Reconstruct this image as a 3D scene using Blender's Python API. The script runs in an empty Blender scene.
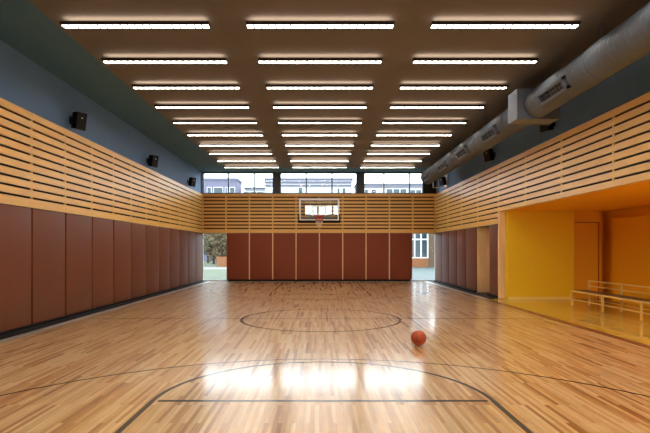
import bpy, bmesh, math, random
from mathutils import Vector, Matrix
random.seed(7)
S = bpy.context.scene
COL = S.collection
PI = math.pi

# ------------------------------------------------------------------ helpers
class MB:
    """collects shapes into one mesh"""
    def __init__(s): s.v=[]; s.f=[]; s.m=[]; s.sm=[]
    def add(s, vs, fs, mi=0, smooth=False):
        b=len(s.v); s.v+= [tuple(p) for p in vs]
        for f in fs: s.f.append(tuple(b+i for i in f)); s.m.append(mi); s.sm.append(smooth)
        return s
    def box(s, x0,x1,y0,y1,z0,z1, mi=0, M=None):
        if x0>x1:x0,x1=x1,x0
        if y0>y1:y0,y1=y1,y0
        if z0>z1:z0,z1=z1,z0
        vs=[Vector(p) for p in ((x0,y0,z0),(x1,y0,z0),(x1,y1,z0),(x0,y1,z0),(x0,y0,z1),(x1,y0,z1),(x1,y1,z1),(x0,y1,z1))]
        if M: vs=[M@p for p in vs]
        return s.add(vs, ((0,3,2,1),(4,5,6,7),(0,1,5,4),(1,2,6,5),(2,3,7,6),(3,0,4,7)), mi)
    def tube(s, pts, r, n=8, mi=0, closed=False, caps=True):
        pts=[Vector(p) for p in pts]; N=len(pts); rr=r if isinstance(r,(list,tuple)) else [r]*N
        vs=[]; prev=None
        for i,p in enumerate(pts):
            if closed: t=(pts[(i+1)%N]-pts[i-1]).normalized()
            else:
                a=pts[max(i-1,0)]; b=pts[min(i+1,N-1)]; t=(b-a).normalized()
            if prev is None:
                u=t.orthogonal().normalized()
            else:
                u=(prev-t*prev.dot(t)).normalized()
            prev=u; w=t.cross(u)
            for k in range(n):
                a=2*PI*k/n; vs.append(p+(u*math.cos(a)+w*math.sin(a))*rr[i])
        fs=[]
        for i in range(N if closed else N-1):
            j=(i+1)%N
            for k in range(n):
                l=(k+1)%n; fs.append((i*n+k,i*n+l,j*n+l,j*n+k))
        s.add(vs,fs,mi,True)
        if caps and not closed:
            b=len(s.v)-len(vs)
            s.f.append(tuple(b+k for k in reversed(range(n)))); s.m.append(mi); s.sm.append(False)
            s.f.append(tuple(b+(N-1)*n+k for k in range(n))); s.m.append(mi); s.sm.append(False)
        return s
    def ring(s, cx,cy,z, r0,r1, a0=0,a1=2*PI, n=96, h=0.0015, mi=0):
        """flat painted arc"""
        vs=[];fs=[]
        for i in range(n+1):
            a=a0+(a1-a0)*i/n; c,q=math.cos(a),math.sin(a)
            vs+=[(cx+r0*c,cy+r0*q,z),(cx+r1*c,cy+r1*q,z)]
        for i in range(n): fs.append((2*i,2*i+1,2*i+3,2*i+2))
        return s.add(vs,fs,mi)
    def build(s, name, mats, parent=None, loc=None, bevel=0.0, seg=2):
        me=bpy.data.meshes.new(name); me.from_pydata(s.v,[],s.f)
        if not isinstance(mats,(list,tuple)): mats=[mats]
        for m in mats: me.materials.append(m)
        for p,mi,sm in zip(me.polygons,s.m,s.sm): p.material_index=mi; p.use_smooth=sm
        bm=bmesh.new(); bm.from_mesh(me)
        if bevel>0:
            bmesh.ops.bevel(bm, geom=list(bm.edges), offset=bevel, segments=seg, affect='EDGES', profile=0.6)
            if seg>1:
                for f in bm.faces: f.smooth=True
        bmesh.ops.recalc_face_normals(bm, faces=list(bm.faces)) if bevel>0 else None
        bm.to_mesh(me); bm.free()
        o=bpy.data.objects.new(name,me); COL.objects.link(o)
        if parent: o.parent=parent
        if loc: o.location=loc
        return o

def tag(o,label=None,cat=None,group=None,kind=None):
    if label:o['label']=label
    if cat:o['category']=cat
    if group:o['group']=group
    if kind:o['kind']=kind
    return o
def thing(name,label,cat,loc=(0,0,0),rz=0,group=None):
    o=bpy.data.objects.new(name,None); COL.objects.link(o); o.location=loc; o.rotation_euler=(0,0,rz)
    o.empty_display_size=.1
    return tag(o,label,cat,group)
def struct(name,mb,m,parent=None,**k):
    o=mb.build(name,m,parent,**k)
    if parent is None: o['kind']='structure'
    return o
def dup(root,loc,rz=0,label=None):
    r=root.copy(); COL.objects.link(r); r.location=loc; r.rotation_euler=(0,0,rz)
    if label: r['label']=label
    for ch in list(root.children):
        c=ch.copy(); COL.objects.link(c); c.parent=r
        for g in list(ch.children):
            d=g.copy(); COL.objects.link(d); d.parent=c
    return r
ORD=['first','second','third','fourth','fifth','sixth','seventh','eighth','ninth','tenth','eleventh','twelfth']

# ------------------------------------------------------------------ materials
def lin(r,g,b):
    f=lambda c:(c/255/12.92) if c/255<=.04045 else ((c/255+.055)/1.055)**2.4
    return (f(r),f(g),f(b),1)
def mat(name, col, rough=.5, metal=0, spec=.5, noise=0, nscale=8, bump=0, bscale=60, stretch=None, coat=0, crough=.05):
    m=bpy.data.materials.new(name); m.use_nodes=True; nt=m.node_tree; n=nt.nodes; l=nt.links
    p=n['Principled BSDF']; p.inputs['Roughness'].default_value=rough; p.inputs['Metallic'].default_value=metal
    p.inputs['Specular IOR Level'].default_value=spec; p.inputs['Coat Weight'].default_value=coat; p.inputs['Coat Roughness'].default_value=crough
    c=col if len(col)==4 else (*col,1); p.inputs['Base Color'].default_value=c
    tc=n.new('ShaderNodeTexCoord'); mp=n.new('ShaderNodeMapping'); l.new(tc.outputs['Object'],mp.inputs['Vector'])
    if stretch: mp.inputs['Scale'].default_value=stretch
    if noise:
        t=n.new('ShaderNodeTexNoise'); t.inputs['Scale'].default_value=nscale; t.inputs['Detail'].default_value=4
        l.new(mp.outputs['Vector'],t.inputs['Vector'])
        mx=n.new('ShaderNodeMix'); mx.data_type='RGBA'
        mx.inputs['A'].default_value=tuple(v*(1-noise) for v in c[:3])+(1,)
        mx.inputs['B'].default_value=tuple(min(1,v*(1+noise)) for v in c[:3])+(1,)
        l.new(t.outputs['Fac'],mx.inputs['Factor']); l.new(mx.outputs['Result'],p.inputs['Base Color'])
    if bump:
        t=n.new('ShaderNodeTexNoise'); t.inputs['Scale'].default_value=bscale; t.inputs['Detail'].default_value=3
        l.new(mp.outputs['Vector'],t.inputs['Vector'])
        b=n.new('ShaderNodeBump'); b.inputs['Strength'].default_value=bump; b.inputs['Distance'].default_value=.01
        l.new(t.outputs['Fac'],b.inputs['Height']); l.new(b.outputs['Normal'],p.inputs['Normal'])
    return m
def emit(name,col,s):
    m=bpy.data.materials.new(name); m.use_nodes=True; nt=m.node_tree
    nt.nodes.remove(nt.nodes['Principled BSDF']); e=nt.nodes.new('ShaderNodeEmission')
    e.inputs['Color'].default_value=(*col,1); e.inputs['Strength'].default_value=s
    nt.links.new(e.outputs[0],nt.nodes['Material Output'].inputs['Surface']); return m
def glass(name,tint=(1,1,1),refl=.06,rough=.0):
    """architectural pane: clear, with a mirror share that rises at grazing angles"""
    m=bpy.data.materials.new(name); m.use_nodes=True; nt=m.node_tree; n=nt.nodes; l=nt.links
    n.remove(n['Principled BSDF'])
    t=n.new('ShaderNodeBsdfTransparent'); t.inputs['Color'].default_value=(*tint,1)
    g=n.new('ShaderNodeBsdfGlossy'); g.inputs['Roughness'].default_value=rough
    lw=n.new('ShaderNodeLayerWeight'); lw.inputs['Blend'].default_value=.15
    ma=n.new('ShaderNodeMath'); ma.operation='MULTIPLY_ADD'; ma.inputs[1].default_value=.6; ma.inputs[2].default_value=refl; ma.use_clamp=True
    l.new(lw.outputs['Facing'],ma.inputs[0])
    mx=n.new('ShaderNodeMixShader'); l.new(ma.outputs[0],mx.inputs[0]); l.new(t.outputs[0],mx.inputs[1]); l.new(g.outputs[0],mx.inputs[2])
    l.new(mx.outputs[0],n['Material Output'].inputs['Surface']); return m

def wood_floor(name):
    m=bpy.data.materials.new(name); m.use_nodes=True; nt=m.node_tree; n=nt.nodes; l=nt.links
    p=n['Principled BSDF']
    tc=n.new('ShaderNodeTexCoord')
    mp=n.new('ShaderNodeMapping'); mp.inputs['Rotation'].default_value=(0,0,PI/2); l.new(tc.outputs['Object'],mp.inputs['Vector'])
    br=n.new('ShaderNodeTexBrick'); l.new(mp.outputs['Vector'],br.inputs['Vector'])
    br.inputs['Scale'].default_value=1; br.inputs['Brick Width'].default_value=.82; br.inputs['Row Height'].default_value=.041
    br.inputs['Mortar Size'].default_value=.0005; br.inputs['Mortar Smooth'].default_value=0; br.offset=.37; br.offset_frequency=3; br.squash=1
    br.inputs['Color1'].default_value=(0,0,0,1); br.inputs['Color2'].default_value=(1,1,1,1); br.inputs['Mortar'].default_value=(.12,.12,.12,1)
    rp=n.new('ShaderNodeValToRGB'); l.new(br.outputs['Color'],rp.inputs['Fac'])
    cr=rp.color_ramp; cr.elements[0].position=0; cr.elements[0].color=FLOOR[0]
    cr.elements[1].position=1; cr.elements[1].color=FLOOR[3]
    for pos,c in ((.10,FLOOR[1]),(.42,FLOOR[2])):
        e=cr.elements.new(pos); e.color=c
    ns=n.new('ShaderNodeTexNoise'); ms=n.new('ShaderNodeMapping'); ms.inputs['Scale'].default_value=(90,2.2,1)
    l.new(tc.outputs['Object'],ms.inputs['Vector']); l.new(ms.outputs['Vector'],ns.inputs['Vector']); ns.inputs['Scale'].default_value=1; ns.inputs['Detail'].default_value=6
    mr=n.new('ShaderNodeMapRange'); mr.inputs['From Min'].default_value=.3; mr.inputs['From Max'].default_value=.7; mr.inputs['To Min'].default_value=.74; mr.inputs['To Max'].default_value=1.14
    l.new(ns.outputs['Fac'],mr.inputs['Value'])
    mx=n.new('ShaderNodeMix'); mx.data_type='RGBA'; mx.blend_type='MULTIPLY'; mx.inputs['Factor'].default_value=1
    l.new(rp.outputs['Color'],mx.inputs['A']); l.new(mr.outputs['Result'],mx.inputs['B'])
    l.new(mx.outputs['Result'],p.inputs['Base Color'])
    p.inputs['Roughness'].default_value=FLOOR_ROUGH; p.inputs['Specular IOR Level'].default_value=.5
    p.inputs['Coat Weight'].default_value=FLOOR_COAT; p.inputs['Coat Roughness'].default_value=.13
    return m

FLOOR=[lin(152,97,43),lin(198,144,84),lin(223,176,116),lin(240,206,152)]
FLOOR_ROUGH=.32; FLOOR_COAT=1.0
M={}
M['floor']=wood_floor('lacquered_maple_floor')
M['line']=mat('court_line_paint',(.02,.018,.02),.45,spec=.25,coat=1,crough=.13)
M['line_thin']=mat('court_thin_line_paint',(.03,.02,.018),.45,spec=.25,coat=1,crough=.13)
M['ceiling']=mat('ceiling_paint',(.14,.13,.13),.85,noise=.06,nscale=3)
M['edge_daylight']=mat('teal_edge_daylight_tint',(.055,.15,.25),.8,noise=.05,nscale=3)  # cool daylight along the ceiling edge, put into the base colour
M['wall']=mat('blue_grey_wall_paint',(.125,.245,.47),.7,noise=.05,nscale=4)
M['endwall']=mat('end_wall_paint',(.16,.19,.22),.7,noise=.04)
M['slat']=mat('slat_timber',lin(236,190,108),.34,noise=.14,nscale=2,stretch=(1,1,14))
M['slat_end']=mat('end_wall_slat_timber',lin(236,186,108),.4,noise=.16,nscale=2,stretch=(1,1,14))
M['felt']=mat('black_felt',(.012,.01,.009),.95)
M['felt_end']=mat('brown_backing',lin(92,52,24),.9)
M['pad']=mat('brown_vinyl',lin(116,64,38),.45,spec=.3,bump=.08,bscale=90,noise=.06,nscale=2)
M['pad_end']=mat('red_brown_vinyl',lin(136,64,40),.5,spec=.3,bump=.08,bscale=90,noise=.05,nscale=2)
M['tan']=mat('tan_batten',lin(238,200,148),.5,noise=.08,stretch=(1,1,.2))
M['black']=mat('black_rubber',(.008,.008,.008),.6,spec=.2)
M['alu']=mat('brushed_aluminium',(.42,.40,.37),.42,metal=.6,noise=.06)
M['mull']=mat('dark_mullion',lin(70,76,88),.4)
M['whiteframe']=mat('white_frame',(.6,.6,.58),.4)
M['glass']=glass('window_glass',(.97,.99,.98),.03)
M['yellow']=mat('yellow_paint',lin(244,206,26),.5,noise=.03)
M['orange']=mat('orange_paint',lin(238,174,26),.5,noise=.03)
M['orange_dark']=mat('dark_orange_frame',lin(176,98,18),.5)
M['skirt']=mat('yellow_skirting',lin(244,222,120),.45)
M['lino']=mat('mustard_linoleum',lin(214,174,72),.22,noise=.05,coat=.6)
M['redwood']=mat('dark_border_wood',lin(140,82,44),.35,noise=.15,nscale=3,stretch=(12,1,1))
M['duct']=mat('grey_duct_paint',lin(98,106,118),.5,noise=.06,nscale=5)
M['duct_box']=mat('galvanised_box',lin(98,106,121),.45,noise=.08,nscale=6)
M['dark']=mat('near_black',(.008,.008,.009),.6)
M['speaker']=mat('black_speaker_shell',(.004,.004,.005),.6,spec=.1)
M['speakergrille']=mat('black_speaker_grille',(.006,.006,.006),.7,bump=.4,bscale=300)
M['chrome']=mat('silver_plate',(.7,.7,.7),.3,metal=1)
M['housing']=mat('dark_light_housing',lin(52,36,28),.5)
M['lens']=emit('lit_lens',(1,.92,.80),23)
M['uplight']=emit('lit_uplight',(1,.75,.52),7)
M['louver']=mat('dark_louver',(.03,.025,.02),.6)
M['board']=glass('backboard_glass',(.93,.96,.94),.15)
M['white']=mat('white_paint',(.8,.79,.76),.45)
M['steel']=mat('grey_steel',(.35,.35,.36),.4,metal=.7)
M['rim']=mat('orange_red_rim',lin(190,60,36),.4)
M['net_red']=mat('red_cord',lin(176,64,48),.8)
M['net_white']=mat('white_cord',lin(225,205,185),.8)
M['ball']=mat('orange_leather',lin(196,84,44),.55,bump=.35,bscale=220,noise=.08,nscale=20)
M['seam']=mat('ball_seam',(.02,.015,.012),.6)
M['benchframe']=mat('cream_metal',lin(232,196,104),.4)
M['benchseat']=mat('brown_bench_board',lin(104,64,34),.45,noise=.15,nscale=4,stretch=(6,1,1))

# ------------------------------------------------------------------ geometry constants (metres; the camera stands at the origin, looking along +Y)
XW=5.85; XF=5.74; YB=24.3; YR=-2.4; ZC=5.42
BT,BB=4.29,2.40      # timber band top / bottom
NICHE_Y=15.4; NICHE_Z=2.82
CX=.04               # the court's own axis

# ------------------------------------------------------------------ floor and court lines
floor=struct('floor',MB().box(-5.32,5.2,YR,YB-.12,-.1,0),M['floor'])
Z=.0012
lm=MB()
def hline(mb,x0,x1,y,w): mb.box(x0,x1,y-w/2,y+w/2,0,Z)
def vline(mb,x,y0,y1,w): mb.box(x-w/2,x+w/2,y0,y1,0,Z)
MB().ring(CX,11.1,Z,1.745,1.81).build('centre_circle_line',M['line'],floor)
mb=MB(); hline(mb,-5.2,5.1,11.1,.03); mb.build('halfway_line',M['line_thin'],floor)
for nm,fy,by,sgn in (('near',5.05,-.75,1),('far',17.15,22.95,-1)):
    mb=MB(); hline(mb,CX-1.7,CX+1.7,fy,.055); mb.build('free_throw_line',M['line'],floor)
    for s in (-1,1):
        mb=MB(); vline(mb,CX+s*1.755,min(fy,by),max(fy,by),.055); mb.build('lane_line',M['line'],floor)
    a0=0 if sgn>0 else PI
    MB().ring(CX,fy,Z,1.73,1.782,a0,a0+PI,64).build('free_throw_arc_line',M['line'],floor)
    cy=2.74 if sgn>0 else 19.46
    MB().ring(CX,cy,Z*.7,4.225,4.265,a0,a0+PI,96).build('shooting_arc_line',M['line_thin'],floor)
    mb=MB(); hline(mb,-5.2,5.1,by,.05); mb.build('end_line',M['line'],floor)
# border strips
sub=struct('floor_slab',MB().box(-6.2,9.6,YR-.3,YB+.3,-.4,-.1),M['dark'])
struct('trim_1',MB().box(-5.50,-5.32,YR,YB-.12,-.1,.004),M['alu'])
struct('baseboard_left',MB().box(-5.80,-5.50,YR,YB-.1,-.1,.02).box(-5.80,-5.72,YR,YB-.1,.02,.062),M['black'])
struct('trim_2',MB().box(-5.32,5.36,YB-.12,YB-.0,-.1,.004),M['alu'])
struct('baseboard_back',MB().box(-4.5,4.5,YB-.03,YB+.1,.004,.10),M['black'])
# right side: reddish border board between dark grooves, then the alcove floor
struct('trim_3',MB().box(5.2,5.225,YR,NICHE_Y,-.1,-.006),M['black'])
struct('trim_4',MB().box(5.225,5.36,YR,NICHE_Y,-.1,.002),M['redwood'])
struct('trim_5',MB().box(5.36,5.385,YR,NICHE_Y,-.1,-.006),M['black'])
struct('floor_alcove',MB().box(5.385,9.4,YR,NICHE_Y+.29,-.1,.001).box(8.02,9.4,NICHE_Y+.29,NICHE_Y+.5,-.1,.001),M['lino'])
struct('trim_6',MB().box(5.2,5.40,NICHE_Y,YB-.12,-.1,.004).box(5.36,5.40,YB-.12,YB,-.1,.004),M['alu'])
struct('baseboard_right',MB().box(5.40,6.66,17.86,YB-.02,-.1,.012).box(5.66,5.80,17.86,YB-.02,.012,.062).box(5.40,6.66,NICHE_Y+.3,17.86,-.1,.012)
       .box(5.66,5.86,15.72,16.5,.012,.08),M['black'])

# ------------------------------------------------------------------ ceiling
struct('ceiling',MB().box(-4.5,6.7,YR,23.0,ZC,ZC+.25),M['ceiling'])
struct('ceiling_edge_daylight',MB().box(-6.2,-4.5,YR-.3,YB+.3,ZC,ZC+.25).box(-4.5,6.7,23.0,YB+.3,ZC,ZC+.25).box(-4.5,6.7,YR-.3,YR,ZC,ZC+.25),M['edge_daylight'])  # outer strips of the same ceiling, teal standing in for daylight falloff

# ------------------------------------------------------------------ side walls with timber slat band
PITCH=(BT-BB)/11
def slat_panel(side,y0,y1,zb,parent,gap=.045,depth=.03):
    """one module: two stiles and boards with slots between; the slots are open to the felt behind"""
    s=side; xf=XF; xb=XF+depth; mb=MB(); g=.004
    y0+=g/2; y1-=g/2; st=.03
    def bx(xa,xb_,*r): mb.box(s*xa,s*xb_,*r)
    for a,b in ((y0,y0+st),(y1-st,y1)): bx(xf+.003,xb,a,b,zb+.01,BT-.01)
    k=0
    while True:
        zt=BT-k*PITCH; z0=zt-PITCH+gap
        if k==10: z0=BB
        if zt<=zb+.02: break
        bx(xf,xb,y0,y1,max(z0,zb),zt); k+=1
        if k>10: break
    return mb.build('slat_panel',M['slat'],parent)
wl=struct('wall_left',MB().box(-6.2,-XW,YR-.3,YB+.3,-.1,ZC),M['wall'])
wlc=struct('wall_left_cladding',MB().box(-XW,-XF-.034,YR,YB,.05,BT-.012),M['felt'])
MB().box(-XW,-XF,YR,YB,BT,BT+.012).build('ledge',M['slat'],wlc)
yl=[8.5+1.3*k for k in range(13)]      # joints of pads and slat panels, 8.5 … 24.1
ys=[YR]+[8.5-1.3*k for k in range(8,0,-1)]+yl[:-1]+[YB]
for a,b in zip(ys[:-1],ys[1:]): slat_panel(-1,a,b,BB,wlc)
MB().box(-XF-.034,-XF,YR,8.49,.065,BB-.006).build('wainscot',M['pad'],wlc)

wr=MB()
wr.box(XW,6.66,YR-.3,YB+.3,NICHE_Z,ZC)
wr.box(XW,6.66,17.86,YB+.3,-.1,NICHE_Z)
wr.box(XW,6.66,16.5,17.86,BB,NICHE_Z)
wr.box(XW+.06,6.66,NICHE_Y+.3,16.5,-.1,NICHE_Z)
wr.box(6.55,6.66,16.5,17.86,-.1,BB)
wr=struct('wall_right',wr,M['wall'])
wrc=struct('wall_right_cladding',MB().box(XW,XF+.034,YR,YB,NICHE_Z+.01,BT-.012).box(XW,XF+.034,15.73,YB,BB+.01,NICHE_Z+.01).box(XW,XF+.052,17.87,YB,.05,BB+.01),M['felt'])
MB().box(XW,XF,YR,YB,BT,BT+.012).build('ledge',M['slat'],wrc)
yr=[YR]+[15.72-2.05*k for k in range(8,-1,-1)]
for a,b in zip(yr[:-1],yr[1:]): slat_panel(1,a,b,NICHE_Z,wrc)
yr2=[15.72,17.77,19.82,21.87,YB]
for a,b in zip(yr2[:-1],yr2[1:]): slat_panel(1,a,b,BB,wrc)
MB().box(XF+.002,XW+.06,YR,15.72,NICHE_Z-.03,NICHE_Z).build('soffit_edge',M['slat'],wrc)
# recess between the pads: tan jambs and back
MB().box(XF+.02,6.55,17.84,17.86,.012,BB).box(6.53,6.55,16.5,17.84,.012,BB).box(XF+.06,6.55,16.5,16.52,.012,BB).build('jamb_lining',M['tan'],wrc)
# end post of the alcove
MB().box(XF,XW+.09,15.60,15.72,.012,NICHE_Z-.03).build('end_post',M['tan'],wrc)

# ------------------------------------------------------------------ end wall (far) with windows
X0=-XF; X1=XF
PW=1.155
we=MB()
we.box(-6.2,6.7,YB,YB+.3,BB,4.31)                         # band zone
we.box(-4.55,4.55,YB,YB+.3,-.1,BB)                        # behind the red pads
we.box(-6.2,-5.80,YB,YB+.3,-.1,ZC); we.box(5.80,6.7,YB,YB+.3,-.1,ZC)
we.box(-6.2,6.7,YB,YB+.3,5.405,ZC)
we.box(-5.8,-4.55,YB,YB+.3,-.1,.02); we.box(4.55,5.8,YB,YB+.3,-.1,.02)
we=struct('wall_back',we,M['endwall'])
MB().box(-5.74,5.74,YB-.03,YB,BB+.02,4.30).build('acoustic_backing',M['felt_end'],we)
MB().box(-5.74,5.74,YB-.09,YB,4.30,4.335).build('ledge',M['slat_end'],we)
xs=[-5.74]+[CX-.02+PW*k for k in range(-4,5)]+[5.74]
def end_slat(x0,x1):
    mb=MB(); g=.004; yf=YB-.075; yb=YB-.03
    for a,b in ((x0+g,x0+.03),(x1-.03,x1-g)): mb.box(a,b,yf+.004,yb,BB+.01,4.29)
    for k in range(11):
        zt=4.30-k*PITCH; z0=zt-PITCH+.074
        if k==10: z0=BB
        mb.box(x0+g/2,x1-g/2,yf,yb,z0,zt)
    mb.build('slat_panel',M['slat_end'],we)
for a,b in zip(xs[:-1],xs[1:]): end_slat(a,b)
for k in range(-3,4): MB().box(CX-.02+PW*k-.028,CX-.02+PW*k+.028,YB-.035,YB,.10,BB).build('batten',M['tan'],we)

# windows
def window(name,x0,x1,z0,z1,bars,fr=.055,m=None,y=YB+.08,zb=()):
    m=m or M['mull']; mb=MB()
    mb.box(x0,x0+fr,y-.05,y+.05,z0,z1).box(x1-fr,x1,y-.05,y+.05,z0,z1).box(x0,x1,y-.05,y+.05,z0,z0+fr).box(x0,x1,y-.05,y+.05,z1-fr,z1)
    for b in bars: mb.box(b-fr/2,b+fr/2,y-.05,y+.05,z0,z1)
    for b in zb: mb.box(x0,x1,y-.04,y+.04,b-.035,b+.035)
    o=struct(name,mb,m)
    MB().box(x0+fr*.5,x1-fr*.5,y-.006,y+.006,z0+fr*.5,z1-fr*.5).build('pane',M['glass'],o)
    return o
px=lambda x,d=YB:(x-319)/490*d
window('window_1',px(202.5),px(273.7),4.335,5.405,[px(228.3),px(254.2)])
window('window_2',px(279.8),px(357.3),4.335,5.405,[px(306.3),px(332)])
window('window_3',px(363.5),px(423.7),4.335,5.405,[px(384),px(409.6)])
struct('trim_7',MB().box(px(273.7),px(279.8),YB-.02,YB+.25,4.31,5.405).box(px(357.3),px(363.5),YB-.02,YB+.25,4.31,5.405),M['mull'])
struct('trim_8',MB().box(px(423.7),5.8,YB+.02,YB+.25,4.31,5.405),M['dark'])
window('window_4',-5.8,-4.55,.02,BB,[],.04,M['whiteframe'])
window('window_5',4.55,5.8,.02,BB,[],.04,M['whiteframe'])
struct('trim_9',MB().box(-5.74,-4.55,YB-.02,YB+.03,.0045,.05).box(4.55,5.74,YB-.02,YB+.03,.0045,.05),M['whiteframe'])

# wall behind the camera with its own high window
wf=MB(); yb=YR
wf.box(-6.2,9.5,yb-.3,yb,-.1,4.30)
for a,b in ((-6.2,-5.5),(-1.86,-1.42),(2.45,2.85),(5.6,9.5)): wf.box(a,b,yb-.3,yb,4.30,ZC)
wf=struct('wall_front',wf,M['wall'])
window('window_6',-5.5,-1.86,4.30,5.42,[-4.3,-3.1],.12,y=YR-.1)
window('window_7',-1.42,2.45,4.30,5.42,[-.1,1.27],.14,y=YR-.1)
window('window_8',2.85,5.6,4.30,5.42,[4.2],.12,y=YR-.1)

# ------------------------------------------------------------------ alcove
al=MB()
al.box(XW+.08,8.02,NICHE_Y,NICHE_Y+.3,-.1,NICHE_Z)
al=struct('wall_alcove_end',al,M['yellow'])
MB().box(XW+.10,8.02,NICHE_Y-.012,NICHE_Y,.001,.085).build('skirting',M['skirt'],al)
al2=struct('wall_alcove_door_side',MB().box(8.02,8.93,NICHE_Y+.2,NICHE_Y+.6,-.1,NICHE_Z).box(8.02,8.93,NICHE_Y+.08,NICHE_Y+.2,2.44,NICHE_Z).box(8.86,8.93,NICHE_Y+.08,NICHE_Y+.2,-.1,2.44)
  .box(8.93,9.5,NICHE_Y+.5,NICHE_Y+.6,-.1,NICHE_Z),M['orange'])
MB().box(8.02,8.05,NICHE_Y+.05,NICHE_Y+.2,.001,2.44).box(8.02,8.86,NICHE_Y+.07,NICHE_Y+.2,2.415,2.44).box(8.845,8.86,NICHE_Y+.09,NICHE_Y+.2,.001,2.44).build('door_frame',M['orange_dark'],al2)
d1=struct('door_1',MB().box(8.055,8.84,NICHE_Y+.13,NICHE_Y+.18,.01,2.405),M['orange'])
ab=struct('wall_alcove_back',MB().box(9.24,9.5,YR,NICHE_Y+.6,-.1,NICHE_Z),M['orange'])
MB().box(8.98,9.24,8.2,15.02,.001,2.51).build('storage_panel',M['orange'],ab,bevel=.006,seg=1)
alc=struct('ceiling_alcove',MB().box(XW+.0,9.5,YR,NICHE_Y+.6,NICHE_Z-.02,NICHE_Z+.2).box(6.66,9.5,YR,NICHE_Y+.6,NICHE_Z+.2,NICHE_Z+.3),M['orange'])

for y in (7.4,4.6,1.8): MB().box(6.3,8.8,y-.13,y+.13,NICHE_Z-.05,NICHE_Z-.02).build('added_fill_light',M['lens'],alc)  # out-of-view fill lamps, added to brighten the alcove

# ------------------------------------------------------------------ wall pads (each one a thing)
def pad_mesh(w,h,t=.055):
    return MB().box(-w/2,w/2,-t,0,0,h)
def pad(name,w,h,loc,rz,m,label,cat,group):
    o=pad_mesh(w,h).build(name,m,None,loc,bevel=.018,seg=3); o.rotation_euler=(0,0,rz)
    return tag(o,label,cat,group)
src=None
for k in range(12):
    n=12-k   # counted from the corner window
    y=(yl[k]+yl[k+1])/2
    lab='brown padded wall panel on left wall, %s from the left corner window'%(('nearest' if n==1 else ORD[n-1]))
    if src is None:
        src=pad('wall_pad',1.3-.045,BB-.012-.065,(-XF-.05+.0,y,.065),PI/2,M['pad'],lab,'wall pad','padded panels along the left wall')
    else:
        o=src.copy(); COL.objects.link(o); o.location=(-XF-.05,y,.065); o['label']=lab
src=None
for k in range(8):
    x=CX-.02+PW*(k-3.5)
    xa=CX-.02+PW*(k-4)+.03; xb=xa+PW-.06
    lab='reddish brown padded panel on the end wall below the hoop, %s from left window'%(ORD[k])
    if src is None:
        src=pad('end_wall_pad',PW-.056,BB-.01-.10,(x,YB-.005,.10),0,M['pad_end'],lab,'wall pad','red-brown pads on the end wall')
    else:
        o=src.copy(); COL.objects.link(o); o.location=(x,YB-.005,.10); o['label']=lab
src=None
yp=[17.86,19.13,20.40,21.67,22.94,24.2]
for k in range(5):
    y=(yp[k]+yp[k+1])/2; n=5-k
    lab='brown padded wall panel on right wall beyond the recess, %s from the right corner window'%('nearest' if n==1 else ORD[n-1])
    if src is None:
        src=pad('wall_pad',1.27-.045,BB-.012-.065,(XF+.05,y,.065),-PI/2,M['pad'],lab,'wall pad','padded panels along the right wall')
    else:
        o=src.copy(); COL.objects.link(o); o.location=(XF+.05,y,.065); o['label']=lab
pad('wall_pad',.72,BB-.012-.085,(XF+.05,16.12,.085),-PI/2,M['pad'],'narrow brown wall pad standing between the tan recess and yellow alcove','wall pad',None)

# ------------------------------------------------------------------ ceiling lights
ROWS=[8.19+1.556*k for k in range(10)]
COLS=[-3.06,0.02,3.10]
LZ=5.29
def make_light(label):
    t=thing('ceiling_light',label,'ceiling light',(0,0,0),0,'linear ceiling lights in three columns')
    L=2.46; W=.17
    MB().box(-L/2,L/2,-W/2,-W/2+.012,0,.055).box(-L/2,L/2,W/2-.012,W/2,0,.055).box(-L/2,L/2,-W/2,W/2,.043,.055).box(-L/2,-L/2+.012,-W/2,W/2,0,.055).box(L/2-.012,L/2,-W/2,W/2,0,.055).build('housing',M['housing'],t)
    MB().box(-L/2+.014,L/2-.014,-W/2+.014,W/2-.014,.006,.02).build('lens',M['lens'],t)
    mb=MB()
    for k in range(1,20):
        x=-L/2+L*k/20; mb.box(x-.009,x+.009,-W/2+.012,W/2-.012,-.006,.008)
    mb.box(-L/2+.012,L/2-.012,-W/2+.012,-W/2+.018,-.006,.008).box(-L/2+.012,L/2-.012,W/2-.018,W/2-.012,-.006,.008)
    mb.build('louver',M['louver'],t)
    MB().box(-L/2+.05,L/2-.05,-.05,.05,.056,.064).build('uplight',M['uplight'],t)
    return t
src=None
cn=['left','middle','right']
for r,y in enumerate(ROWS):
    for c,x in enumerate(COLS):
        lab='long slim lit ceiling light, %s column, %s row counted from the end windows'%(cn[c],ORD[9-r])
        if src is None: src=make_light(lab); src.location=(x,y,LZ)
        else: dup(src,(x,y,LZ),0,lab)
NEARROWS=[8.19-1.556*k for k in range(1,6)]
for r,y in enumerate(NEARROWS):
    for c,x in enumerate(COLS):
        dup(src,(x,y,LZ),0,'long slim lit ceiling light overhead behind the camera side, %s column, %s row'%(cn[c],ORD[r]))

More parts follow.
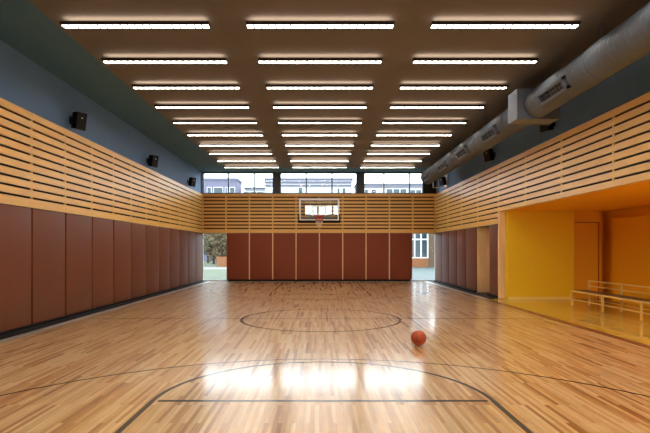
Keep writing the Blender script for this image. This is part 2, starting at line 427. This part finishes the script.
# ------------------------------------------------------------------ air duct
DX,DZ,DR=4.84,4.80,.30
duct=thing('air_duct','grey round spiral air duct running under the ceiling along the right wall','air duct',(DX,0,DZ))
def duct_piece(name,y0,y1):
    ys=[];rs=[]; y=y0; p=.12
    while y<y1-.02:
        for dy,r in ((0,DR),(.095,DR),(.1025,DR+.014),(.11,DR)):
            if y+dy<y1: ys.append(y+dy); rs.append(r)
        y+=p
    ys.append(y1); rs.append(DR)
    return MB().tube([(0,q,0) for q in ys],rs,n=40).build(name,M['duct'],duct)
duct_piece('duct_run',YR,10.86); duct_piece('duct_run',11.3,21.9)
mb=MB().box(-.46,.5,10.83,11.35,-.34,.33); bx=mb.build('plenum_box',M['duct_box'],duct,bevel=.006,seg=1)
MB().box(-.475,.515,10.815,10.84,-.355,-.30).box(-.475,.515,11.34,11.365,-.355,-.30).build('flange',M['duct_box'],bx)
MB().tube([(0,10.70,0),(0,10.83,0)],[DR+.008,DR+.012],40).build('collar',M['duct'],duct)
# diffusers on the lower inner side of the duct, facing the court
def diffuser(y):
    a=math.radians(180+28)   # outwards direction in XZ
    n=Vector((math.cos(a),0,math.sin(a))); t=Vector((0,1,0)); u=n.cross(t)
    M4=Matrix((( t.x,u.x,n.x,n.x*DR),(t.y,u.y,n.y,y),(t.z,u.z,n.z,n.z*DR),(0,0,0,1)))
    L,H=1.05,.25
    f=MB()
    for (a0,a1,b0,b1) in ((-L/2,-L/2+.055,-H/2,H/2),(L/2-.055,L/2,-H/2,H/2),(-L/2,L/2,-H/2,-H/2+.055),(-L/2,L/2,H/2-.055,H/2)):
        f.box(a0,a1,b0,b1,-.06,.07,M=M4)
    o=f.build('diffuser',M['duct_box'],duct)
    MB().box(-L/2+.03,L/2-.03,-H/2+.03,H/2-.03,-.03,.0,M=M4).build('diffuser_core',M['dark'],o)
    v=MB()
    for k in range(1,5):
        x=-L/2+L*k/5; v.box(x-.008,x+.008,-H/2+.04,H/2-.04,0,.02,M=M4)
    v.box(-L/2+.04,L/2-.04,-.006,.006,.004,.016,M=M4)
    v.build('vane',M['duct_box'],o)
for y in (9.55,13.1,15.6,18.1,20.7): diffuser(y)
# hanger straps
for y in (8.4,12.2,14.4,16.9,19.4,21.5):
    MB().tube([(.0+(DR+.012)*math.cos(a),y,(DR+.012)*math.sin(a)) for a in [2*PI*k/40 for k in range(40)]],.008,6,closed=True).box(-.012,.012,y-.01,y+.01,DR,ZC-DZ).build('hanger_strap',M['duct_box'],duct)

# ------------------------------------------------------------------ loudspeakers
def speaker(x,y,z,side,label,tilt=0):
    t=thing('loudspeaker',label,'loudspeaker',(x,y,z),0,'wall loudspeakers above the slats')
    s=-side       # faces the court
    mb=MB()
    # cabinet tapering towards the back, front face turned to the court and down the hall
    d=.22; w0,w1=.135,.10; h=.20
    vs=[(0,-w1,-h*.9),(0,w1,-h*.9),(0,w1,h*.9),(0,-w1,h*.9),(s*d,-w0,-h),(s*d,w0,-h),(s*d,w0,h),(s*d,-w0,h)]
    R=Matrix.Rotation(s*math.radians(-28),4,'Z')@Matrix.Rotation(s*math.radians(10),4,'Y')
    off=Vector((s*.11,0,0))
    vs=[R@Vector(v)+off for v in vs]
    fs=((0,1,2,3),(7,6,5,4),(0,4,5,1),(1,5,6,2),(2,6,7,3),(3,7,4,0))
    cab=MB().add(vs,fs).build('cabinet',M['speaker'],t,bevel=.012,seg=2)
    g=[(s*(d-.001),-w0+.015,-h+.015),(s*(d-.001),w0-.015,-h+.015),(s*(d-.001),w0-.015,h-.015),(s*(d-.001),-w0+.015,h-.015),
       (s*(d+.012),-w0+.02,-h+.02),(s*(d+.012),w0-.02,-h+.02),(s*(d+.012),w0-.02,h-.02),(s*(d+.012),-w0+.02,h-.02)]
    g=[R@Vector(v)+off for v in g]
    gr=MB().add(g,fs).build('grille',M['speakergrille'],t)
    b=[Vector((s*(d+.010),-.02,.06)),Vector((s*(d+.010),.02,.06)),Vector((s*(d+.010),.02,.09)),Vector((s*(d+.010),-.02,.09))]
    b=[R@(v+Vector((s*q,0,0)))+off for q in (0,.006) for v in b]
    MB().add(b,fs).build('badge',M['chrome'],t)
    MB().box(-s*.002,s*.02,-.06,.06,-.09,.09).tube([(s*.01,0,0),(s*.14,0,0)],.022,10).build('bracket',M['speaker'],t)
    return t
speaker(-XW,11.55,4.60,-1,'black loudspeaker high on the left wall, largest and closest to the camera')
speaker(-XW,16.7,4.60,-1,'black loudspeaker on the left wall, middle one of three')
speaker(-XW,21.8,4.60,-1,'small black loudspeaker on the left wall beside the end windows')
speaker(XW,12.2,4.72,1,'black loudspeaker on the right wall just below the duct box')
speaker(XW,16.3,4.72,1,'black loudspeaker on the right wall midway beneath the duct')
sp=speaker(XW,22.4,4.72,1,'black loudspeaker with pale bracket in the right corner under the duct end')
MB().box(-.60,-.02,.20,.24,-.30,-.26).box(-.06,-.02,-.2,.24,-.30,.30).box(-.60,-.56,.2,.24,-.30,.3).build('bracket_frame',M['whiteframe'],sp)

# ------------------------------------------------------------------ basketball hoop
HY=21.6
hp=thing('basketball_hoop','glass basketball backboard with red rim and net on the end wall','basketball hoop',(CX-.03,HY,0))
TR=Matrix.Translation((0,0,3.30))@Matrix.Rotation(math.radians(.48),4,'X')@Matrix.Translation((0,0,-3.30))
W,B0,B1=.88,2.83,3.81
def tb(mb,*r): mb.box(*r,M=TR)
mb=MB(); tb(mb,-W,W,0,.012,B0,B1); mb.build('backboard_glass',M['board'],hp)
mb=MB(); 
for r in ((-W,-W+.065,B0,B1),(W-.065,W,B0,B1),(-W,W,B1-.065,B1),(-W,W,B0,B0+.085)): tb(mb,r[0],r[1],-.004,-.0005,r[2],r[3])
mb.build('border_line',M['white'],hp)
mb=MB()
for r in ((-.30,-.255,3.05,3.5),(.255,.30,3.05,3.5),(-.30,.30,3.455,3.5),(-.30,.30,3.05,3.09)): tb(mb,r[0],r[1],-.003,-.0005,r[2],r[3])
mb.build('target_square',M['white'],hp)
mb=MB()
for r in ((-W-.012,-W+.006,B0,B1+.012),(W-.006,W+.012,B0,B1+.012),(-W,W,B1-.004,B1+.012),(-W,W,B0-.012,B0+.006)): tb(mb,r[0],r[1],-.012,.03,r[2],r[3])
mb.build('backboard_frame',M['chrome'],hp)
mb=MB(); tb(mb,-W-.05,W+.05,-.035,.05,B0-.085,B0+.03); tb(mb,-W-.05,-W+.008,-.035,.05,B0,B0+.30); tb(mb,W-.008,W+.05,-.035,.05,B0,B0+.30)
mb.build('edge_padding',M['black'],hp,bevel=.012,seg=2)
RZ,RR=3.05,.228; ry=-.15-RR
rim=MB().tube([(RR*math.cos(a),ry+RR*math.sin(a),RZ) for a in [2*PI*k/40 for k in range(40)]],.011,8,closed=True).build('rim',M['rim'],hp)
MB().box(-.12,.12,-.06,-.005,2.93,3.06).box(-.08,.08,-.17,-.05,3.03,3.045).tube([(-.07,-.05,2.95),(-.12,ry+.18,3.04)],.008,6).tube([(.07,-.05,2.95),(.12,ry+.18,3.04)],.008,6).build('rim_bracket',M['rim'],hp)
def net(z0,z1,f0,f1,m,rows):
    mb=MB(); N=14
    rad=lambda f: RR*(1-.62*f**.8)
    for k in range(N):
        for s in (-1,1):
            pts=[]
            for i in range(rows*2+1):
                f=f0+(f1-f0)*i/(rows*2); a=2*PI*(k+s*f*4*.5)/N
                r=rad(f); pts.append((r*math.cos(a),ry+r*math.sin(a),z0+(z1-z0)*i/(rows*2)))
            mb.tube(pts,.007,5,caps=False)
    return mb.build('net',m,hp)
n1=net(3.04,2.80,0,.5,M['net_red'],3); n2=net(2.80,2.54,.5,1,M['net_white'],3)
mb=MB()
for sx in (-.42,.42):
    mb.tube([(sx,.05,3.25),(sx,YB-HY-.08,3.25)],.03,8).tube([(sx,.06,3.6),(sx,.02,2.98)],.025,8).tube([(sx,.10,3.55),(sx,YB-HY-.08,3.26)],.02,8)
mb.tube([(-.42,.07,3.25),(.42,.07,3.25)],.025,8).box(-.5,.5,YB-HY-.09,YB-HY-.075,3.15,3.35)
mb.build('support_arm',M['steel'],hp)

# ------------------------------------------------------------------ basketball
R=.1215
bl=thing('basketball','orange basketball with dark seams lying on the court floor','ball',(px(418.5,7.98),7.98,R))
bm=bmesh.new(); bmesh.ops.create_uvsphere(bm,u_segments=48,v_segments=24,radius=R)
me=bpy.data.meshes.new('ball_skin'); 
for f in bm.faces: f.smooth=True
bm.to_mesh(me); bm.free(); me.materials.append(M['ball'])
o=bpy.data.objects.new('skin',me); COL.objects.link(o); o.parent=bl
mb=MB(); rot=Matrix.Rotation(.35,4,'Z')@Matrix.Rotation(.25,4,'X')
q=lambda v:(rot@Vector(v)).normalized()*(R+.0004)
n=64
mb.tube([q((math.cos(a),math.sin(a),0)) for a in [2*PI*k/n for k in range(n)]],.0028,6,closed=True)
mb.tube([q((math.cos(a),0,math.sin(a))) for a in [2*PI*k/n for k in range(n)]],.0028,6,closed=True)
for s in (-1,1):
    mb.tube([q((s*(.62+.22*math.cos(2*a)),.75*math.cos(a),.75*math.sin(a))) for a in [2*PI*k/n for k in range(n)]],.0028,6,closed=True)
mb.build('seam',M['seam'],bl)

# ------------------------------------------------------------------ bench in the alcove
BX0,BX1=7.12,7.60
bn=thing('bench','long bench with cream metal frame, back rail and brown seat in the yellow alcove','bench',(0,0,0))
by=[13.78,12.30,10.82,9.34,7.86]
r=.022
fy0,fy1=by[0]+.02,by[-1]-.02
MB().box(BX0+.02,BX0+.20,fy1,fy0,.405,.43).box(BX0+.22,BX0+.44,fy1,fy0,.405,.43).build('seat',M['benchseat'],bn,bevel=.004,seg=1)
for y in by:
    MB().box(BX0-r,BX0+r,y-r,y+r,0.001,.425).build('leg',M['benchframe'],bn)
    MB().box(BX1-r,BX1+r,y-r,y+r,0.001,.70).build('back_post',M['benchframe'],bn)
MB().box(BX0-.015,BX0+.015,fy1,fy0,.385,.425).build('front_rail',M['benchframe'],bn)
MB().box(BX0-.012,BX0+.012,fy1,fy0+.12,.16,.185).build('foot_rail',M['benchframe'],bn)
MB().box(BX1-.02,BX1+.02,fy1,fy0,.675,.705).build('top_rail',M['benchframe'],bn)
MB().box(BX1-.015,BX1+.015,fy1,fy0,.53,.555).build('middle_rail',M['benchframe'],bn)
mb=MB()
for y in by: mb.box(BX0,BX1,y-.012,y+.012,.385,.405)
mb.build('cross_bar',M['benchframe'],bn)
MB().box(BX1-.012,BX1+.012,fy1,fy0,.16,.185).build('rear_foot_rail',M['benchframe'],bn)

# ------------------------------------------------------------------ outdoors
M['lawn']=mat('pale_lawn',lin(76,84,62),.9,noise=.25,nscale=1.5)
M['path']=mat('pale_paving',lin(118,118,112),.8,noise=.06)
M['paleblue']=mat('pale_paving_blue',lin(66,78,74),.7,noise=.1,nscale=.5)
M['lilac']=mat('lilac_render',lin(98,98,118),.8,noise=.05,nscale=.4)
M['bwhite']=mat('white_render',lin(158,160,170),.8,noise=.05,nscale=.4)
M['bgrey']=mat('grey_band',lin(80,82,96),.6)
M['bglass']=mat('blue_building_glass',lin(34,56,66),.15,noise=.3,nscale=.6)
M['brick']=mat('tan_brick',lin(92,70,50),.8,noise=.2,nscale=3)
M['fence']=mat('orange_timber',lin(130,78,34),.6,noise=.2,nscale=4)
M['bark']=mat('pale_bark',lin(84,74,62),.9,noise=.3,nscale=6)
M['leaf1']=mat('pale_green_leaves',lin(92,102,78),.8,noise=.3,nscale=3)
M['leaf2']=mat('tan_leaves',lin(112,98,72),.8,noise=.3,nscale=3)
M['leaf3']=mat('dusty_green_leaves',lin(50,66,58),.8,noise=.3,nscale=3)
struct('ground',MB().box(-90,90,YB+.3,140,-.4,-.02),M['lawn'])
struct('path',MB().box(-30,3,39.5,44,-.03,-.005),M['path'])
struct('pavement',MB().box(3,30,YB+.3,46,-.03,-.005),M['paleblue'])
def building(name,label,x0,x1,y0,h,m,wins,bands=(),depth=4,roof=.3):
    t=thing(name,label,'building',((x0+x1)/2,y0,-.02))
    c=(x0+x1)/2
    MB().box(x0-c,x1-c,0,depth,0,h).build('wall',m,t)
    MB().box(x0-c-.15,x1-c+.15,-.15,depth+.1,h,h+roof).build('roof_edge',M['bgrey'] if m is M['bwhite'] else m,t)
    for (a,b,z0,z1,mm) in bands: MB().box(a-c,b-c,-.12,0.05,z0,z1).build('band',mm,t)
    for (a,b,z0,z1) in wins:
        w=MB().box(a-c,b-c,-.06,.02,z0,z1).build('window',M['whiteframe'],t)
        p=MB(); nn=max(1,round((b-a)/1.1)); ww=(b-a)/nn
        for k in range(nn): p.box(a-c+ww*k+.06,a-c+ww*(k+1)-.06,-.075,-.055,z0+.08,z1-.08)
        p.build('pane',M['bglass'],w)
    return t
D=70; bxp=lambda x:(x-319)/490*D; bz=lambda y:1.555+(250-y)/490*D
floors=lambda xs,zs:[(a,b,z,z+1.6) for z in zs for a,b in xs]
building('building','lilac grey flat-roofed building seen through the first high window',bxp(198),bxp(237),D,bz(180),M['lilac'],
    floors([(bxp(207),bxp(212)),(bxp(214),bxp(222.5)),(bxp(225),bxp(228)),(bxp(230),bxp(235))],[1.2,4.0,6.8])+[(bxp(207),bxp(211.5),bz(194.5),bz(187)),(bxp(213.5),bxp(223),bz(194.5),bz(187)),(bxp(225),bxp(227.5),bz(194.5),bz(187)),(bxp(229.5),bxp(235),bz(194.5),bz(187))])
building('building','low glass-fronted building beside the lilac block, through the high windows',bxp(239)+.4,bxp(262.5),D+3,bz(188.5)+.3,M['bwhite'],
    floors([(bxp(239),bxp(262))],[1.2,4.0,6.8])+[(bxp(239.5),bxp(261.5),bz(195),bz(189))])
building('building','long pale building with grey bands behind the hoop, through the high windows',bxp(265),bxp(352),D,bz(180),M['bwhite'],
    floors([(bxp(268),bxp(300)),(bxp(304),bxp(350))],[1.2,4.0,6.8])+[(bxp(272),bxp(277),bz(196),bz(188)),(bxp(298),bxp(303),bz(195.5),bz(187)),(bxp(337),bxp(340),bz(195.5),bz(187.5)),(bxp(342),bxp(346),bz(195.5),bz(187.5))],
    [(bxp(264),bxp(352),bz(183.2),bz(181.4),M['bgrey']),(bxp(264),bxp(352),bz(186.3),bz(184.8),M['bgrey'])])
building('building','pale building with wide blue windows through the third high window',bxp(357),bxp(432),D+1,bz(184.5),M['bwhite'],
    floors([(bxp(360),bxp(380)),(bxp(386),bxp(428))],[1.2,4.0,6.8])+[(bxp(365),bxp(369),bz(195),bz(188)),(bxp(372),bxp(377),bz(195),bz(188)),(bxp(387),bxp(408),bz(195),bz(187.5)),(bxp(411),bxp(423),bz(195),bz(188.5))],
    [(bxp(357),bxp(432),bz(186.4),bz(185.4),M['bgrey'])])
# garden house seen through the right corner window
gx=lambda x,d=45:(x-319)/490*d
gh=thing('pavilion','pavilion with white-framed blue windows outside the right corner window','building',(gx(424),45,-.02)); c=gx(424)
MB().box(gx(405)-c,gx(428)-c,0,5,0,.8).box(gx(428)-c,gx(450)-c,0,5,0,4.4).box(gx(405)-c,gx(428)-c,0,5,3.3,4.4).box(gx(405)-c,gx(428)-c,.6,5,.8,3.3).build('wall',M['brick'],gh)
w=MB()
for x in (408,414.5,421,427.6): w.box(gx(x)-c-.06,gx(x)-c+.06,-.06,.1,.8,3.3)
for z in (.86,2.55,3.24): w.box(gx(408)-c,gx(428)-c,-.05,.1,z-.06,z+.06)
w=w.build('window',M['whiteframe'],gh)
MB().box(gx(408)-c,gx(427.6)-c,.05,.08,.8,3.3).build('pane',M['bglass'],w)
MB().box(gx(404)-c,gx(451)-c,-.5,5.3,4.4,4.6).build('roof',M['bwhite'],gh)
def fence(name,label,x0,x1,y,h):
    t=thing(name,label,'fence',((x0+x1)/2,y,-.01)); c=(x0+x1)/2
    mb=MB(); n=max(3,round((x1-x0)/.16)); w=(x1-x0)/n
    for k in range(n): mb.box(x0-c+w*k+.012,x0-c+w*(k+1)-.012,-.02,0,.05,h)
    mb.build('board',M['fence'],t)
    MB().box(x0-c,x1-c,0,.05,.2,.28).box(x0-c,x1-c,0,.05,h-.25,h-.17).build('rail',M['fence'],t)
    for x in (x0-c+.05,0,x1-c-.05): MB().box(x-.05,x+.05,.05,.15,0,h).build('post',M['fence'],t)
fence('timber_fence','orange timber fence beyond the lawn, through the left corner window',gx(216.5,45),gx(232,45),45,.95)
fence('timber_fence','orange timber fence before the pavilion, through the right corner window',gx(408,43),gx(428,43),43,.85)
def tree(label,x,y,h,cr,mleaf,n=5000,base=.25):
    t=thing('tree',label,'tree',(x,y,-.02),0,'pale trees outside the corner windows')
    rnd=random.Random(hash((round(x*10),round(y*10)))&0xffff)
    tr=MB().tube([(0,0,0),(.06,.02,h*.4),(-.04,.05,h*.75),(0,0,h*.95)],[.14,.11,.07,.03],8)
    tips=[]
    for k in range(40):
        z=h*(base+.6*rnd.random()); a=rnd.random()*2*PI; L=cr*(.5+.5*rnd.random())
        e=Vector((L*math.cos(a),L*math.sin(a),z+L*.7)); tr.tube([(0,0,z),(e.x*.5,e.y*.5,z+L*.45),tuple(e)],[.045,.03,.012],5); tips.append((Vector((0,0,z)),e))
    tr.build('trunk',M['bark'],t)
    lf=MB()
    for k in range(n):
        a,b=tips[rnd.randrange(len(tips))]; f=.3+.75*rnd.random(); p=a.lerp(b,f)+Vector((rnd.gauss(0,.25),rnd.gauss(0,.25),rnd.gauss(0,.25)))
        R3=Matrix.Rotation(rnd.random()*6.3,3,'Z')@Matrix.Rotation(rnd.random()*3.1,3,'X'); s=.06+.08*rnd.random()
        lf.add([p+R3@Vector(v) for v in ((-s,0,0),(0,-s*.6,0),(s,0,0),(0,s*.6,0))],[(0,1,2,3)])
    lf.build('foliage',mleaf,t)
tree('pale green tree at the outer edge of the left corner window',-12.4,47,6.2,1.5,M['leaf1'],base=.02)
tree('bare tan tree standing in the middle of the left corner window',-11.9,55.3,6.4,1.4,M['leaf2'],base=.0)
tree('bushy brown tree right behind the orange fence in the left corner window',-9.7,51,6.0,1.4,M['leaf2'],base=.04)
tree('far grey-green tree deep in the left corner window view',-13.6,60,6.8,1.8,M['leaf3'],base=.05)
tree('pale tree over the tan brick in the right corner window',10.7,41.5,5.2,1.2,M['leaf2'],900,base=.2)

# ------------------------------------------------------------------ sky
W=bpy.data.worlds.new('overcast_sky'); S.world=W; W.use_nodes=True; nt=W.node_tree; n=nt.nodes; l=nt.links
bg=n['Background']; bg.inputs['Strength'].default_value=6
tc=n.new('ShaderNodeTexCoord'); sx=n.new('ShaderNodeSeparateXYZ'); l.new(tc.outputs['Generated'],sx.inputs[0])
rp=n.new('ShaderNodeValToRGB'); l.new(sx.outputs['Z'],rp.inputs[0])
rp.color_ramp.elements[0].color=(.90,.95,1,1); rp.color_ramp.elements[1].color=(.72,.84,1,1)
l.new(rp.outputs[0],bg.inputs['Color'])

# ------------------------------------------------------------------ camera
cd=bpy.data.cameras.new('camera'); cam=bpy.data.objects.new('camera',cd); COL.objects.link(cam)
cam.location=(0,0,1.555); cam.rotation_euler=(PI/2,0,0)
cd.sensor_width=36; cd.lens=490/650*36; cd.shift_x=6/650; cd.shift_y=33.5/650; cd.clip_end=400; cd.clip_start=.05
S.camera=cam
vs=S.view_settings; vs.view_transform='Standard'; vs.look='None'; vs.gamma=1; vs.use_curve_mapping=False; vs.exposure=.1
S.cycles.use_denoising=True; S.cycles.max_bounces=10; S.cycles.diffuse_bounces=6; S.cycles.sample_clamp_indirect=8; S.cycles.transparent_max_bounces=12
